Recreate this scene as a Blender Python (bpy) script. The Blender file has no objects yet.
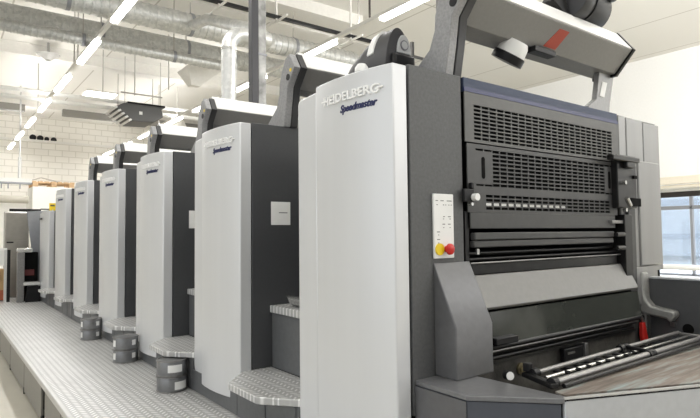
import bpy, bmesh, math, random
from mathutils import Vector, Matrix
random.seed(7)
SC = bpy.context.scene
COL = SC.collection
PI = math.pi

# ------------------------------------------------------------------ materials
def new_mat(name):
    m = bpy.data.materials.new(name); m.use_nodes = True
    nt = m.node_tree; b = nt.nodes['Principled BSDF']
    return m, nt, b

def mat(name, col, rough=.5, metal=0., noise=0., nscale=20., bump=0., bscale=60., spec=.5, coat=0.):
    m, nt, b = new_mat(name)
    b.inputs['Roughness'].default_value = rough
    b.inputs['Metallic'].default_value = metal
    b.inputs['Specular IOR Level'].default_value = spec
    b.inputs['Coat Weight'].default_value = coat
    c = (col[0], col[1], col[2], 1)
    tc = nt.nodes.new('ShaderNodeTexCoord')
    n = nt.nodes.new('ShaderNodeTexNoise'); n.inputs['Scale'].default_value = nscale; n.inputs['Detail'].default_value = 5
    nt.links.new(tc.outputs['Object'], n.inputs['Vector'])
    r = nt.nodes.new('ShaderNodeValToRGB')
    k = max(noise, .015)
    r.color_ramp.elements[0].position = .3; r.color_ramp.elements[1].position = .7
    r.color_ramp.elements[0].color = tuple(max(0, v * (1 - k)) for v in col) + (1,)
    r.color_ramp.elements[1].color = tuple(min(1, v * (1 + k)) for v in col) + (1,)
    nt.links.new(n.outputs['Fac'], r.inputs['Fac']); nt.links.new(r.outputs['Color'], b.inputs['Base Color'])
    if bump:
        n2 = nt.nodes.new('ShaderNodeTexNoise'); n2.inputs['Scale'].default_value = bscale; n2.inputs['Detail'].default_value = 4
        nt.links.new(tc.outputs['Object'], n2.inputs['Vector'])
        bp = nt.nodes.new('ShaderNodeBump'); bp.inputs['Strength'].default_value = bump; bp.inputs['Distance'].default_value = .01
        nt.links.new(n2.outputs['Fac'], bp.inputs['Height']); nt.links.new(bp.outputs['Normal'], b.inputs['Normal'])
    return m

def emit(name, col, s):
    m, nt, b = new_mat(name)
    b.inputs['Base Color'].default_value = (*col, 1)
    b.inputs['Emission Color'].default_value = (*col, 1); b.inputs['Emission Strength'].default_value = s
    return m

def M(nt, op, a, b=None, c=None):
    n = nt.nodes.new('ShaderNodeMath'); n.operation = op
    for i, v in enumerate((a, b, c)):
        if v is None: continue
        if isinstance(v, (int, float)): n.inputs[i].default_value = v
        else: nt.links.new(v, n.inputs[i])
    return n.outputs[0]

def tread_mat(name, s=.036):
    """aluminium tread plate: raised lozenges turned alternately"""
    m, nt, b = new_mat(name)
    tc = nt.nodes.new('ShaderNodeTexCoord'); sp = nt.nodes.new('ShaderNodeSeparateXYZ')
    nt.links.new(tc.outputs['Object'], sp.inputs[0])
    u = M(nt, 'DIVIDE', sp.outputs[0], s); v = M(nt, 'DIVIDE', sp.outputs[1], s)
    iu = M(nt, 'FLOOR', u); iv = M(nt, 'FLOOR', v)
    fu = M(nt, 'SUBTRACT', M(nt, 'SUBTRACT', u, iu), .5); fv = M(nt, 'SUBTRACT', M(nt, 'SUBTRACT', v, iv), .5)
    par = M(nt, 'MODULO', M(nt, 'ABSOLUTE', iu), 2.)
    sg = M(nt, 'SUBTRACT', M(nt, 'MULTIPLY', par, 2.), 1.)
    fvs = M(nt, 'MULTIPLY', fv, sg)
    a = M(nt, 'MULTIPLY', M(nt, 'ADD', fu, fvs), .7071); c = M(nt, 'MULTIPLY', M(nt, 'SUBTRACT', fu, fvs), .7071)
    d = M(nt, 'ADD', M(nt, 'POWER', M(nt, 'DIVIDE', M(nt, 'ABSOLUTE', a), .56), 2.), M(nt, 'POWER', M(nt, 'DIVIDE', M(nt, 'ABSOLUTE', c), .17), 2.))
    h = nt.nodes.new('ShaderNodeMapRange'); h.interpolation_type = 'SMOOTHSTEP'
    h.inputs['From Min'].default_value = 1.25; h.inputs['From Max'].default_value = .5
    nt.links.new(d, h.inputs['Value'])
    n = nt.nodes.new('ShaderNodeTexNoise'); n.inputs['Scale'].default_value = 3.; n.inputs['Detail'].default_value = 6
    nt.links.new(tc.outputs['Object'], n.inputs['Vector'])
    mx = nt.nodes.new('ShaderNodeMix'); mx.data_type = 'RGBA'
    mx.inputs['A'].default_value = (.42, .42, .415, 1); mx.inputs['B'].default_value = (.92, .92, .91, 1)
    nt.links.new(M(nt, 'ADD', M(nt, 'MULTIPLY', h.outputs[0], .75), M(nt, 'MULTIPLY', n.outputs['Fac'], .25)), mx.inputs['Factor'])
    nt.links.new(mx.outputs['Result'], b.inputs['Base Color'])
    b.inputs['Metallic'].default_value = .35; b.inputs['Roughness'].default_value = .42
    bp = nt.nodes.new('ShaderNodeBump'); bp.inputs['Strength'].default_value = .8; bp.inputs['Distance'].default_value = .003
    nt.links.new(h.outputs[0], bp.inputs['Height']); nt.links.new(bp.outputs['Normal'], b.inputs['Normal'])
    return m

def brick_mat(name, col, mortar, w, h, rough=.8, size=.02, axes=(0, 2), off=.5):
    m, nt, b = new_mat(name)
    tc = nt.nodes.new('ShaderNodeTexCoord'); sp = nt.nodes.new('ShaderNodeSeparateXYZ'); cb = nt.nodes.new('ShaderNodeCombineXYZ')
    nt.links.new(tc.outputs['Object'], sp.inputs[0])
    nt.links.new(sp.outputs[axes[0]], cb.inputs[0]); nt.links.new(sp.outputs[axes[1]], cb.inputs[1])
    t = nt.nodes.new('ShaderNodeTexBrick'); t.offset = off
    t.inputs['Scale'].default_value = 1; t.inputs['Brick Width'].default_value = w; t.inputs['Row Height'].default_value = h
    t.inputs['Mortar Size'].default_value = size; t.inputs['Mortar Smooth'].default_value = .3
    t.inputs['Color1'].default_value = (*col, 1); t.inputs['Color2'].default_value = (*(v * .96 for v in col), 1)
    t.inputs['Mortar'].default_value = (*mortar, 1)
    nt.links.new(cb.outputs[0], t.inputs['Vector']); nt.links.new(t.outputs['Color'], b.inputs['Base Color'])
    b.inputs['Roughness'].default_value = rough
    return m

def duct_mat(name, axis, pitch=.14):
    m, nt, b = new_mat(name)
    tc = nt.nodes.new('ShaderNodeTexCoord'); sp = nt.nodes.new('ShaderNodeSeparateXYZ')
    nt.links.new(tc.outputs['Object'], sp.inputs[0])
    u = M(nt, 'FRACT', M(nt, 'DIVIDE', sp.outputs[axis], pitch))
    r = M(nt, 'LESS_THAN', M(nt, 'ABSOLUTE', M(nt, 'SUBTRACT', u, .5)), .12)
    v = nt.nodes.new('ShaderNodeTexVoronoi'); v.inputs['Scale'].default_value = 22
    nt.links.new(tc.outputs['Object'], v.inputs['Vector'])
    mx = nt.nodes.new('ShaderNodeMix'); mx.data_type = 'RGBA'
    mx.inputs['A'].default_value = (.5, .51, .5, 1); mx.inputs['B'].default_value = (.68, .68, .66, 1)
    nt.links.new(v.outputs['Color'], mx.inputs['Factor'])
    nt.links.new(mx.outputs['Result'], b.inputs['Base Color'])
    b.inputs['Metallic'].default_value = .6; b.inputs['Roughness'].default_value = .42
    bp = nt.nodes.new('ShaderNodeBump'); bp.inputs['Strength'].default_value = 1.; bp.inputs['Distance'].default_value = .02
    nt.links.new(r, bp.inputs['Height']); nt.links.new(bp.outputs['Normal'], b.inputs['Normal'])
    return m

def brushed(name, col, rough, metal, streak=.06):
    """painted / brushed sheet with faint vertical streaks"""
    m, nt, b = new_mat(name)
    tc = nt.nodes.new('ShaderNodeTexCoord'); mp = nt.nodes.new('ShaderNodeMapping')
    mp.inputs['Scale'].default_value = (9, 9, .5)
    nt.links.new(tc.outputs['Object'], mp.inputs['Vector'])
    n = nt.nodes.new('ShaderNodeTexNoise'); n.inputs['Scale'].default_value = 1; n.inputs['Detail'].default_value = 4
    nt.links.new(mp.outputs[0], n.inputs['Vector'])
    r = nt.nodes.new('ShaderNodeValToRGB'); r.color_ramp.elements[0].position = .3; r.color_ramp.elements[1].position = .7
    r.color_ramp.elements[0].color = (*(v * (1 - streak) for v in col), 1); r.color_ramp.elements[1].color = (*(min(1, v * (1 + streak)) for v in col), 1)
    nt.links.new(n.outputs['Fac'], r.inputs['Fac']); nt.links.new(r.outputs['Color'], b.inputs['Base Color'])
    b.inputs['Roughness'].default_value = rough; b.inputs['Metallic'].default_value = metal
    return m

def glass(name, col, alpha_mix=.9, rough=.02):
    m, nt, b = new_mat(name)
    out = nt.nodes['Material Output']
    tr = nt.nodes.new('ShaderNodeBsdfTransparent'); tr.inputs[0].default_value = (*col, 1)
    gl = nt.nodes.new('ShaderNodeBsdfGlossy'); gl.inputs['Roughness'].default_value = rough
    mx = nt.nodes.new('ShaderNodeMixShader'); mx.inputs[0].default_value = 1 - alpha_mix
    nt.links.new(tr.outputs[0], mx.inputs[1]); nt.links.new(gl.outputs[0], mx.inputs[2]); nt.links.new(mx.outputs[0], out.inputs[0])
    return m

SILVER = brushed('silver_paint', (.685, .695, .705), .34, .25, .018)
DARK = mat('dark_grey_paint', (.062, .064, .068), .42, .0, .05, 60, .04, 300)
MIDG = mat('mid_grey_hammered_paint', (.1, .102, .103), .48, .05, .12, 70, .12, 260, spec=.35)
PANG = mat('grey_vent_panel_paint', (.1, .1, .094), .45, .05, .06, 30, spec=.4)
FLAP = mat('dark_flap_paint', (.064, .064, .063), .42, .05, .06, 30, spec=.35)
GREYR = brushed('light_grey_side_paint', (.27, .27, .265), .35, .35, .05)
DECKG = mat('grey_deck_paint', (.17, .172, .178), .36, .25, .08, 40)
BLUEG = mat('slate_front_paint', (.075, .082, .1), .35, .2, .05, 30)
LIGHTG = mat('light_grey_front_paint', (.5, .515, .535), .38, .2, .04, 30)
CONSG = mat('wedge_cover_paint', (.14, .141, .145), .36, .25, .07, 30)
BLACK = mat('black_plastic', (.010, .010, .011), .4, spec=.25)
BLACKM = mat('oily_black_metal', (.012, .012, .012), .35, .1, .3, 25, spec=.35)
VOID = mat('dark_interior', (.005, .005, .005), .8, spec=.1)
STEEL = mat('bright_steel', (.62, .62, .6), .22, .9, .05, 40)
RODM = mat('dull_steel_rod', (.26, .255, .25), .35, .8, .12, 50)
DIRTY = mat('ink_stained_metal', (.07, .067, .06), .5, .2, .75, 9, .2, 60)
BROWN = None
WHITE = mat('white_plastic', (.82, .82, .8), .4)
WPAINT = mat('white_gantry_paint', (.78, .775, .75), .4, 0, .02)
GANTRY = mat('grey_gantry_paint', (.29, .29, .292), .45, .1, .15, 90, .1, 260)
GANF = mat('dark_gantry_front', (.035, .035, .036), .45)
BLUE = mat('navy_stripe', (.045, .06, .105), .5, 0, spec=.3)
NAVY = mat('navy_lettering', (.012, .018, .09), .4)
CHROME = mat('silver_lettering', (.93, .93, .92), .35, 0)
RED = mat('red_plastic', (.55, .02, .015), .35)
REDS = mat('red_sticker', (.42, .05, .025), .45)
YEL = mat('yellow_plastic', (.85, .62, .02), .4)
TREAD = tread_mat('aluminium_tread_plate', .044)
TREADS = tread_mat('aluminium_step_plate', .04)
ALU = mat('aluminium_edge', (.6, .6, .59), .4, .4, .06, 50)
SKIRT = mat('grey_olive_skirt_paint', (.25, .24, .215), .45, .1, .05, 20)
KICK = mat('grey_kickplate', (.13, .135, .14), .42, .2, .08, 30)
CANM = mat('grey_tin_can', (.22, .223, .228), .3, .5, .06, 40)
PAPER = mat('white_paper_label', (.82, .82, .8), .6)
INK = mat('printed_black_marks', (.08, .08, .08), .6)
WOOD = mat('pallet_pine', (.62, .42, .24), .7, 0, .2, 12)
CARD = mat('brown_cardboard', (.5, .33, .16), .8, 0, .12, 6)
CARDR = mat('red_printed_cardboard', (.42, .12, .06), .7, 0, .1, 6)
BEIGEM = mat('beige_brushed_cabinet', (.30, .285, .255), .35, .45, .08, 8)
SLATE = mat('slate_feeder_panel', (.28, .29, .31), .4, .2, .05, 10)
TUBEL = emit('lit_tube', (1., .985, .95), 9.)
PANELL = emit('lit_panel', (1., .98, .94), 4.)
RAIL = mat('white_light_rail', (.75, .73, .69), .5)
ROD = mat('thin_hanger_rod', (.45, .43, .4), .5, .3)
BEIGEP = mat('beige_roll', (.55, .52, .45), .7)
DUCTX = duct_mat('spiral_duct_along_hall', 0)
DUCTZ = duct_mat('spiral_duct_upright', 2, .12)
FRAMEM = mat('grey_window_frame', (.28, .29, .31), .4, .3)
FRAMED = mat('dark_window_head', (.03, .025, .022), .5)

def stained():
    m, nt, b = new_mat('stained_brown_board')
    tc = nt.nodes.new('ShaderNodeTexCoord'); mp = nt.nodes.new('ShaderNodeMapping')
    mp.inputs['Rotation'].default_value = (0, 0, .12); mp.inputs['Scale'].default_value = (1.2, 14, 1)
    nt.links.new(tc.outputs['Object'], mp.inputs['Vector'])
    n = nt.nodes.new('ShaderNodeTexNoise'); n.inputs['Scale'].default_value = 1.6; n.inputs['Detail'].default_value = 7; n.inputs['Roughness'].default_value = .65
    nt.links.new(mp.outputs[0], n.inputs['Vector'])
    r = nt.nodes.new('ShaderNodeValToRGB'); e = r.color_ramp.elements
    e[0].position = .3; e[0].color = (.10, .085, .075, 1); e[1].position = .72; e[1].color = (.42, .55, .56, 1)
    x = r.color_ramp.elements.new(.5); x.color = (.27, .225, .19, 1)
    nt.links.new(n.outputs['Fac'], r.inputs['Fac']); nt.links.new(r.outputs['Color'], b.inputs['Base Color'])
    b.inputs['Roughness'].default_value = .42; b.inputs['Metallic'].default_value = .3
    return m
BROWN = stained()

# ------------------------------------------------------------------ mesh helpers
class MB:
    def __init__(s): s.v = []; s.f = []; s.sm = []
    def add(s, vs, fs, smooth=False):
        o = len(s.v); s.v += [tuple(p) for p in vs]; s.f += [tuple(o + i for i in f) for f in fs]; s.sm += [smooth] * len(fs); return s
    def box(s, x0, x1, y0, y1, z0, z1):
        x0, x1 = min(x0, x1), max(x0, x1); y0, y1 = min(y0, y1), max(y0, y1); z0, z1 = min(z0, z1), max(z0, z1)
        vs = [(x, y, z) for z in (z0, z1) for y in (y0, y1) for x in (x0, x1)]
        return s.add(vs, [(0, 2, 3, 1), (4, 5, 7, 6), (0, 1, 5, 4), (2, 6, 7, 3), (0, 4, 6, 2), (1, 3, 7, 5)])
    def prism(s, poly, axis, a0, a1, smooth=False):
        """poly: 2D points on the two remaining axes (in xyz order), extruded along axis"""
        def P(p, a):
            q = list(p); q.insert('xyz'.index(axis), a); return tuple(q)
        n = len(poly); vs = [P(p, a0) for p in poly] + [P(p, a1) for p in poly]
        fs = [tuple(range(n)), tuple(range(2 * n - 1, n - 1, -1))]
        s.add(vs, fs)
        o = len(s.v) - 2 * n
        for i in range(n):
            j = (i + 1) % n
            s.f.append((o + i, o + i + n, o + j + n, o + j)); s.sm.append(smooth)
        return s
    def tube(s, pts, r, seg=14, caps=True, smooth=True):
        pts = [Vector(p) for p in pts]; rings = []
        d0 = (pts[1] - pts[0]).normalized()
        up = Vector((0, 0, 1)) if abs(d0.z) < .9 else Vector((1, 0, 0))
        a = d0.cross(up).normalized(); b = d0.cross(a).normalized()
        rs = r if isinstance(r, (list, tuple)) else [r] * len(pts)
        for i, p in enumerate(pts):
            d = (pts[min(i + 1, len(pts) - 1)] - pts[max(i - 1, 0)]).normalized()
            a = (a - d * a.dot(d)).normalized(); b = d.cross(a).normalized()
            rings.append([p + (a * math.cos(t) + b * math.sin(t)) * rs[i] for t in [2 * PI * k / seg for k in range(seg)]])
        vs = [q for ring in rings for q in ring]; fs = []
        for i in range(len(pts) - 1):
            for k in range(seg):
                j = (k + 1) % seg
                fs.append((i * seg + k, i * seg + j, (i + 1) * seg + j, (i + 1) * seg + k))
        s.add(vs, fs, smooth)
        if caps:
            o = len(s.v) - len(vs)
            s.f.append(tuple(o + k for k in range(seg))[::-1]); s.sm.append(False)
            s.f.append(tuple(o + (len(pts) - 1) * seg + k for k in range(seg))); s.sm.append(False)
        return s
    def lathe(s, prof, c, axis=(0, 0, 1), seg=24):
        """prof: (radius, height) pairs from one end to the other along axis from c"""
        ax = Vector(axis).normalized(); up = Vector((0, 0, 1)) if abs(ax.z) < .9 else Vector((1, 0, 0))
        a = ax.cross(up).normalized(); b = ax.cross(a).normalized(); c = Vector(c)
        vs = []; fs = []
        for r, h in prof:
            for k in range(seg):
                t = 2 * PI * k / seg
                vs.append(c + ax * h + (a * math.cos(t) + b * math.sin(t)) * max(r, 1e-5))
        for i in range(len(prof) - 1):
            for k in range(seg):
                j = (k + 1) % seg
                fs.append((i * seg + k, i * seg + j, (i + 1) * seg + j, (i + 1) * seg + k))
        return s.add(vs, fs, True)
    def build(s, name, material, parent=None, bevel=0., kind=None, label=None, cat=None, group=None, auto=True):
        vs = [Vector(v) for v in s.v]
        if parent is None:
            lo = Vector([min(v[i] for v in vs) for i in range(3)]); hi = Vector([max(v[i] for v in vs) for i in range(3)])
            org = Vector(((lo.x + hi.x) / 2, (lo.y + hi.y) / 2, lo.z))
        else:
            org = worg(parent)
        me = bpy.data.meshes.new(name); me.from_pydata([v - org for v in vs], [], s.f); me.update()
        bm = bmesh.new(); bm.from_mesh(me)
        bm.faces.ensure_lookup_table()
        for f_, k in zip(bm.faces, s.sm): f_.smooth = k
        bmesh.ops.recalc_face_normals(bm, faces=bm.faces)
        bm.to_mesh(me); bm.free()
        try: me.set_sharp_from_angle(angle=math.radians(40))
        except Exception: pass
        me.materials.append(material)
        o = bpy.data.objects.new(name, me); COL.objects.link(o)
        if parent is None: o.location = org
        else: o.parent = parent
        if bevel:
            md = o.modifiers.new('bevel', 'BEVEL'); md.width = bevel; md.segments = 2; md.limit_method = 'ANGLE'; md.angle_limit = math.radians(40)
        return tag(o, label, cat, group, kind)

def worg(o):
    v = Vector((0, 0, 0))
    while o is not None: v += o.location; o = o.parent
    return v
def tag(o, label=None, cat=None, group=None, kind=None):
    if label: o['label'] = label
    if cat: o['category'] = cat
    if group: o['group'] = group
    if kind: o['kind'] = kind
    return o
def empty(name, loc, label, cat, group=None):
    o = bpy.data.objects.new(name, None); COL.objects.link(o); o.location = loc; o.empty_display_size = .1
    return tag(o, label, cat, group)
def copy_tree(o, parent=None, shift=None):
    c = o.copy(); COL.objects.link(c); c.parent = parent
    if shift is not None: c.location = Vector(o.location) + Vector(shift)
    for ch in list(o.children): copy_tree(ch, c)
    return c
def box(name, m, x0, x1, y0, y1, z0, z1, parent=None, bevel=0., **k):
    return MB().box(x0, x1, y0, y1, z0, z1).build(name, m, parent, bevel, **k)
S = dict(kind='structure')

# ------------------------------------------------------------------ constants
ZP = .353          # walkway surface
ZT = 2.18          # tower tops
PITCH = 1.45
YF = 1.7           # front plane of the press
LAMP_AX = (-.14, .49, -.76); LAMP_C = (2.395, 1.72, 2.45)
CEIL = 6.3; YB = 25.; XR = 15.9

# ------------------------------------------------------------------ setting
FLOORM = mat('pale_epoxy_floor', (.50, .475, .40), .35, 0, .05, 3)
CEILM = brick_mat('ceiling_slabs', (.78, .76, .715), (.5, .47, .42), 2.4, 30., .8, .02, (0, 1), 0)
WALLB = brick_mat('white_block_wall', (.84, .81, .745), (.66, .63, .56), .5, .25, .8, .018, (0, 2))
WALLR = mat('white_wall_paint', (.93, .93, .92), .7)
BEAMM = mat('cream_concrete_beam', (.78, .76, .715), .8, 0, .03)
box('floor', FLOORM, -9, XR + .3, -9, YB + .3, -.2, 0, **S)
box('ceiling', CEILM, -9, XR + .3, -9, YB + .3, CEIL, CEIL + .2, **S)
box('wall_back', WALLB, -9, XR + .3, YB, YB + .3, 0, CEIL, **S)
box('wall_front', mat('grey_front_wall', (.3, .3, .3), .8), -9, XR + .3, -9.3, -9, 0, CEIL, **S)
n = 1
for y, z in ((9.4, 6.05), (15.6, 6.0), (21.8, 6.0)):
    box('trim_%d' % n, BEAMM, -9, 7.5 if y < 12 else XR, y, y + .45, z, CEIL, **S); n += 1
box('trim_%d' % n, BEAMM, -9, XR, YB - .05, YB, 5.28, 5.36, **S); n += 1
box('wall_left', WALLR, -9.3, -9, 8.5, YB + .3, 0, CEIL, **S)
# right wall with window band
WX = XR
wz0, wz1 = .25, 2.5
def wallbox(nm, y0, y1, z0, z1): return box(nm, WALLR, WX, WX + .3, y0, y1, z0, z1, **S)
m = MB().box(WX, WX + .3, -9, YB, 0, wz0).box(WX, WX + .3, -9, YB, wz1, CEIL).box(WX, WX + .3, 13, YB, wz0, wz1).box(WX, WX + .3, -9, 1, wz0, wz1)
m.build('wall_right', WALLR, **S)
PANE = glass('window_glass', (.9, .95, 1.), .9)
wn = 1
for y0 in (1, 3.9, 6.2, 9.):
    y1 = {1: 3.9, 3.9: 6.2, 6.2: 9., 9.: 13}[y0]
    w = empty('window_%d' % wn, (WX + .12, (y0 + y1) / 2, wz0), None, None); w['kind'] = 'structure'; wn += 1
    fr = MB()
    for a, b in ((y0, y0 + .035), (y1 - .035, y1)): fr.box(WX + .06, WX + .16, a, b, wz0, wz1)
    fr.box(WX + .06, WX + .16, y0, y1, wz0, wz0 + .06)
    fr.box(WX + .06, WX + .16, y0, y1, 2.02, 2.12)
    fr.build('frame', FRAMEM, w, .008)
    box('frame_head', FRAMED, WX + .04, WX + .18, y0, y1, wz1 - .14, wz1, w)
    box('pane', PANE, WX + .1, WX + .115, y0 + .06, y1 - .06, wz0 + .06, wz1 - .14, w)
# pelmet with the pipe rail over the windows and the rail below
tag(MB().box(WX - .5, WX, 1.5, 12, 2.56, 2.64).box(WX - .6, WX - .5, 1.5, 12, 2.66, 2.86).build('blind_box', mat('cream_pelmet', (.78, .72, .6), .5), bevel=.02),
    'long cream blind box above the windows of the right wall', 'blind box')
t = MB().tube([(WX - .7, 1.5, .52), (WX - .7, 12.5, .52)], .07)
for y in (2.2, 5.0, 8.0, 11.): t.tube([(WX - .7, y, 0), (WX - .7, y, .5)], .04)
t.build('guard_rail', WHITE, label='white pipe guard rail on posts in front of the right windows', cat='rail')
box('trim_%d' % n, mat('pale_sill', (.85, .82, .8), .5), WX - .35, WX, 1, 13, .16, .25, **S); n += 1

# outside, seen through the windows
GRASS = mat('pale_yard', (.5, .52, .53), .9)
box('ground', GRASS, XR + .31, 70, -30, 60, -.4, -.25, **S)
fac = empty('warehouse', (40, 14, -.25), 'pale blue-grey warehouse seen through the right windows', 'building')
FAC = mat('pale_blue_cladding', (.84, .88, .93), .6); FACD = mat('grey_blue_band', (.66, .71, .78), .6)
box('wall', FAC, 40, 48, -10, 40, -.25, 9, fac)
for z in (.9, 3.2, 5.8): box('window_band', FACD, 39.94, 40.01, -9, 39, z, z + .35, fac)

# ------------------------------------------------------------------ walkway
wk = empty('walkway_platform', (1.1, 4.5, 0), 'raised walkway with silver tread-plate deck along the left side of the press', 'walkway')
box('tread_plate', TREAD, .70, 1.62, -1.6, 12.4, ZP - .02, ZP, wk)
MB().box(.672, .702, -1.6, 12.4, ZP - .045, ZP + .002).build('edge_trim', ALU, wk, .006)
ys = [-1.6, -.3, 1.0, 2.2, 3.25, 4.15, 4.82]
for a, b in zip(ys[:-1], ys[1:]):
    box('skirt_panel', SKIRT, .69, .71, a + .012, b - .012, .02, ZP - .045, wk, .004)
pr = [4.97, 6.02, 7.2, 8.4, 9.6, 10.8, 12.]
for a, b in zip(pr[:-1], pr[1:]):
    box('skirt_panel', SKIRT, .69, .71, a + .02, b - .02, .02, ZP - .045, wk, .004)
f = MB()
for y in [4.82, 4.97, 6.02, 7.2, 8.4, 9.6, 10.8]: f.tube([(.70, y, 0), (.70, y, .06)], .014, 8)
f.build('levelling_foot', BLACK, wk)
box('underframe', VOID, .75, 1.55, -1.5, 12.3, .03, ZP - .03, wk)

# ------------------------------------------------------------------ press units
def cover_outline(y0):
    main = [(1.603, 0.0), (1.526, .0), (1.510, .05), (1.489, .14), (1.475, .24), (1.470, .35), (1.474, .45), (1.484, .52)]
    return [(x + cx_off(y0), y0 + y) for x, y in main]
def cx_off(y0): return -.014 if y0 < 2 else 0.
def curve_x(dy, y0=9):
    P = [(0, 1.526), (.05, 1.510), (.14, 1.489), (.24, 1.475), (.35, 1.470), (.45, 1.474), (.52, 1.484), (.8, 1.50)]
    for (a, xa), (b, xb) in zip(P[:-1], P[1:]):
        if a <= dy <= b: return xa + (xb - xa) * (dy - a) / (b - a) + cx_off(y0)
    return 1.526 + cx_off(y0)

def text_mesh(body, size, ext, shear=0., bold=0.):
    cu = bpy.data.curves.new('t', 'FONT'); cu.body = body; cu.size = size; cu.extrude = ext; cu.shear = shear; cu.offset = bold
    cu.resolution_u = 3
    o = bpy.data.objects.new('t', cu); COL.objects.link(o)
    dg = bpy.context.evaluated_depsgraph_get(); me = bpy.data.meshes.new_from_object(o.evaluated_get(dg))
    vs = [v.co.copy() for v in me.vertices]; fs = [tuple(p.vertices) for p in me.polygons]
    bpy.data.objects.remove(o); bpy.data.meshes.remove(me)
    lo = min(v.x for v in vs); hi = max(v.x for v in vs)
    return [(v.x - lo, v.y, v.z) for v in vs], fs, hi - lo

def cover_text(name, body, y_near, width, z, height, m, parent, y0, shear=0., bold=0., ext=.002):
    """lettering that follows the bowed cover; reads from far end to near end"""
    vs, fs, w = text_mesh(body, 1., .02, shear, bold)
    caph = .70
    out = []
    for x, y, e in vs:
        Y = y_near + width - x / w * width
        X = curve_x(Y - y0, y0) - .001 - (ext if e > 0 else -0.001)
        out.append((X, Y, z + y / caph * height))
    b = MB(); b.add(out, fs)
    if body.isupper():      # the cross bars that run out of the first and last letter
        for ya, yb in ((y_near + width - .004, y_near + width + .018), (y_near - .018, y_near + .012)):
            xa = curve_x(max((ya + yb) / 2 - y0, 0), y0)
            b.box(xa - ext - .001, xa + .002, ya, yb, z + height * .42, z + height * .60)
    return b.build(name, m, parent)

def gantry(u, n, xl=1.84, dial=False):
    """arms and beam; n = y of the beam's nose"""
    arm = [(n + .10, ZT), (n + .075, 2.31), (n + .055, 2.44), (n - .035, 2.55), (n + .03, 2.65), (n + .08, 2.63), (n + .13, 2.55), (n + .16, 2.47), (n + .165, 2.4), (n + .20, 2.32), (n + .34, 2.215), (n + .36, ZT)]
    a = MB().prism(arm, 'x', xl, xl + .05).build('gantry_arm', GANTRY, u, .004)
    inner = [(n + .095, ZT), (n + .07, 2.31), (n + .05, 2.44), (n - .04, 2.55), (n + .03, 2.66), (n + .13, 2.55), (n + .16, 2.4), (n + .2, ZT)]
    MB().prism(inner, 'x', xl + .052, xl + .1).build('arm_lining', GANF, u, .003)
    pl_ = [(3.12, ZT), (3.36, ZT), (3.375, 2.26), (3.435, 2.455), (3.26, 2.455), (3.215, 2.27), (3.12, 2.215)]
    ra = MB().prism(pl_, 'y', n + .14, n + .175).build('gantry_bracket', mat_armr, u, .004)
    MB().prism([(3.245, 2.29), (3.30, 2.29), (3.34, 2.385), (3.285, 2.385)], 'y', n + .136, n + .14).build('bracket_window', PAPER, ra)
    sec = [(n, 2.565), (n + .11, 2.443), (n + .25, 2.443), (n + .25, 2.66), (n + .09, 2.68)]
    bm_ = MB().prism(sec, 'x', xl + .1, 3.385).build('gantry_beam', GANB, u, .004)
    top = [(n + .003, 2.569), (n + .09, 2.684), (n + .25, 2.664), (n + .25, 2.672), (n + .088, 2.693), (n - .002, 2.572)]
    MB().prism(top, 'x', xl + .1, 3.386).build('beam_top', WPAINT, bm_)
    cap = [(n - .012, 2.567), (n + .105, 2.43), (n + .26, 2.43), (n + .26, 2.68), (n + .085, 2.698)]
    MB().prism(cap, 'x', 3.386, 3.41).build('end_cap', BLACK, bm_)
    # round sticker on the arm
    MB().tube([(xl - .003, n + .045, 2.497), (xl, n + .045, 2.497)], .022, 16).build('round_dial', BLACK, a)
    MB().tube([(xl - .003, n + .012, 2.538), (xl, n + .012, 2.538)], .012, 16).build('round_sticker', YEL, a)
    return bm_
mat_armr = mat('pale_bracket_paint', (.25, .25, .245), .4, .3, .08, 60)
GANB = mat('grey_beam_underside', (.24, .235, .225), .45, .05, .04, 60)

def make_unit(y0, label, text=True):
    u = empty('printing_unit', (2.4, y0, ZP), label, 'printing press unit', 'printing units of the press')
    out = cover_outline(y0)
    back = [(1.50, y0 + .52), (1.603, y0 + .05)]
    poly = out + [(1.603, y0 + .52)]
    c = MB().prism(poly, 'z', .44, ZT - .005, True).build('front_cover', SILVER, u, .006)
    rp = MB()
    pts = []
    # narrow rear cover with a rounded lower far corner
    ya, yb = y0 + .53, y0 + .71
    prof = [(ya, .45), (yb - .05, .475), (yb - .01, .5), (yb, .54), (yb, ZT - .06), (yb - .02, ZT - .03), (ya, ZT - .02)]
    rp.prism(prof, 'x', 1.503, 1.60).build('rear_cover', SILVER, u, .012)
    box('side_panel', DARK, 1.608, 3.3, y0, y0 + .02, .44, ZT, u, .003)
    box('unit_body', DARK, 1.612, 3.3, y0 + .02, y0 + .71, ZP, ZT - .01, u)
    box('kickplate', KICK, 1.5, 1.612, y0 - .0, y0 + .72, ZP, .5, u, .003)
    box('top_plate', MIDG, 1.62, 3.3, y0 + .02, y0 + .70, ZT - .01, ZT + .002, u)
    cover_text('maker_lettering', 'HEIDELBERG', y0 + .062, .355, 2.055, .037, CHROME, u, y0, 0, .018, .008)
    cover_text('model_lettering', 'Speedmaster', y0 + .075, .22, 2.006, .032, NAVY, u, y0, .35, .03, .002)
    return u

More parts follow.
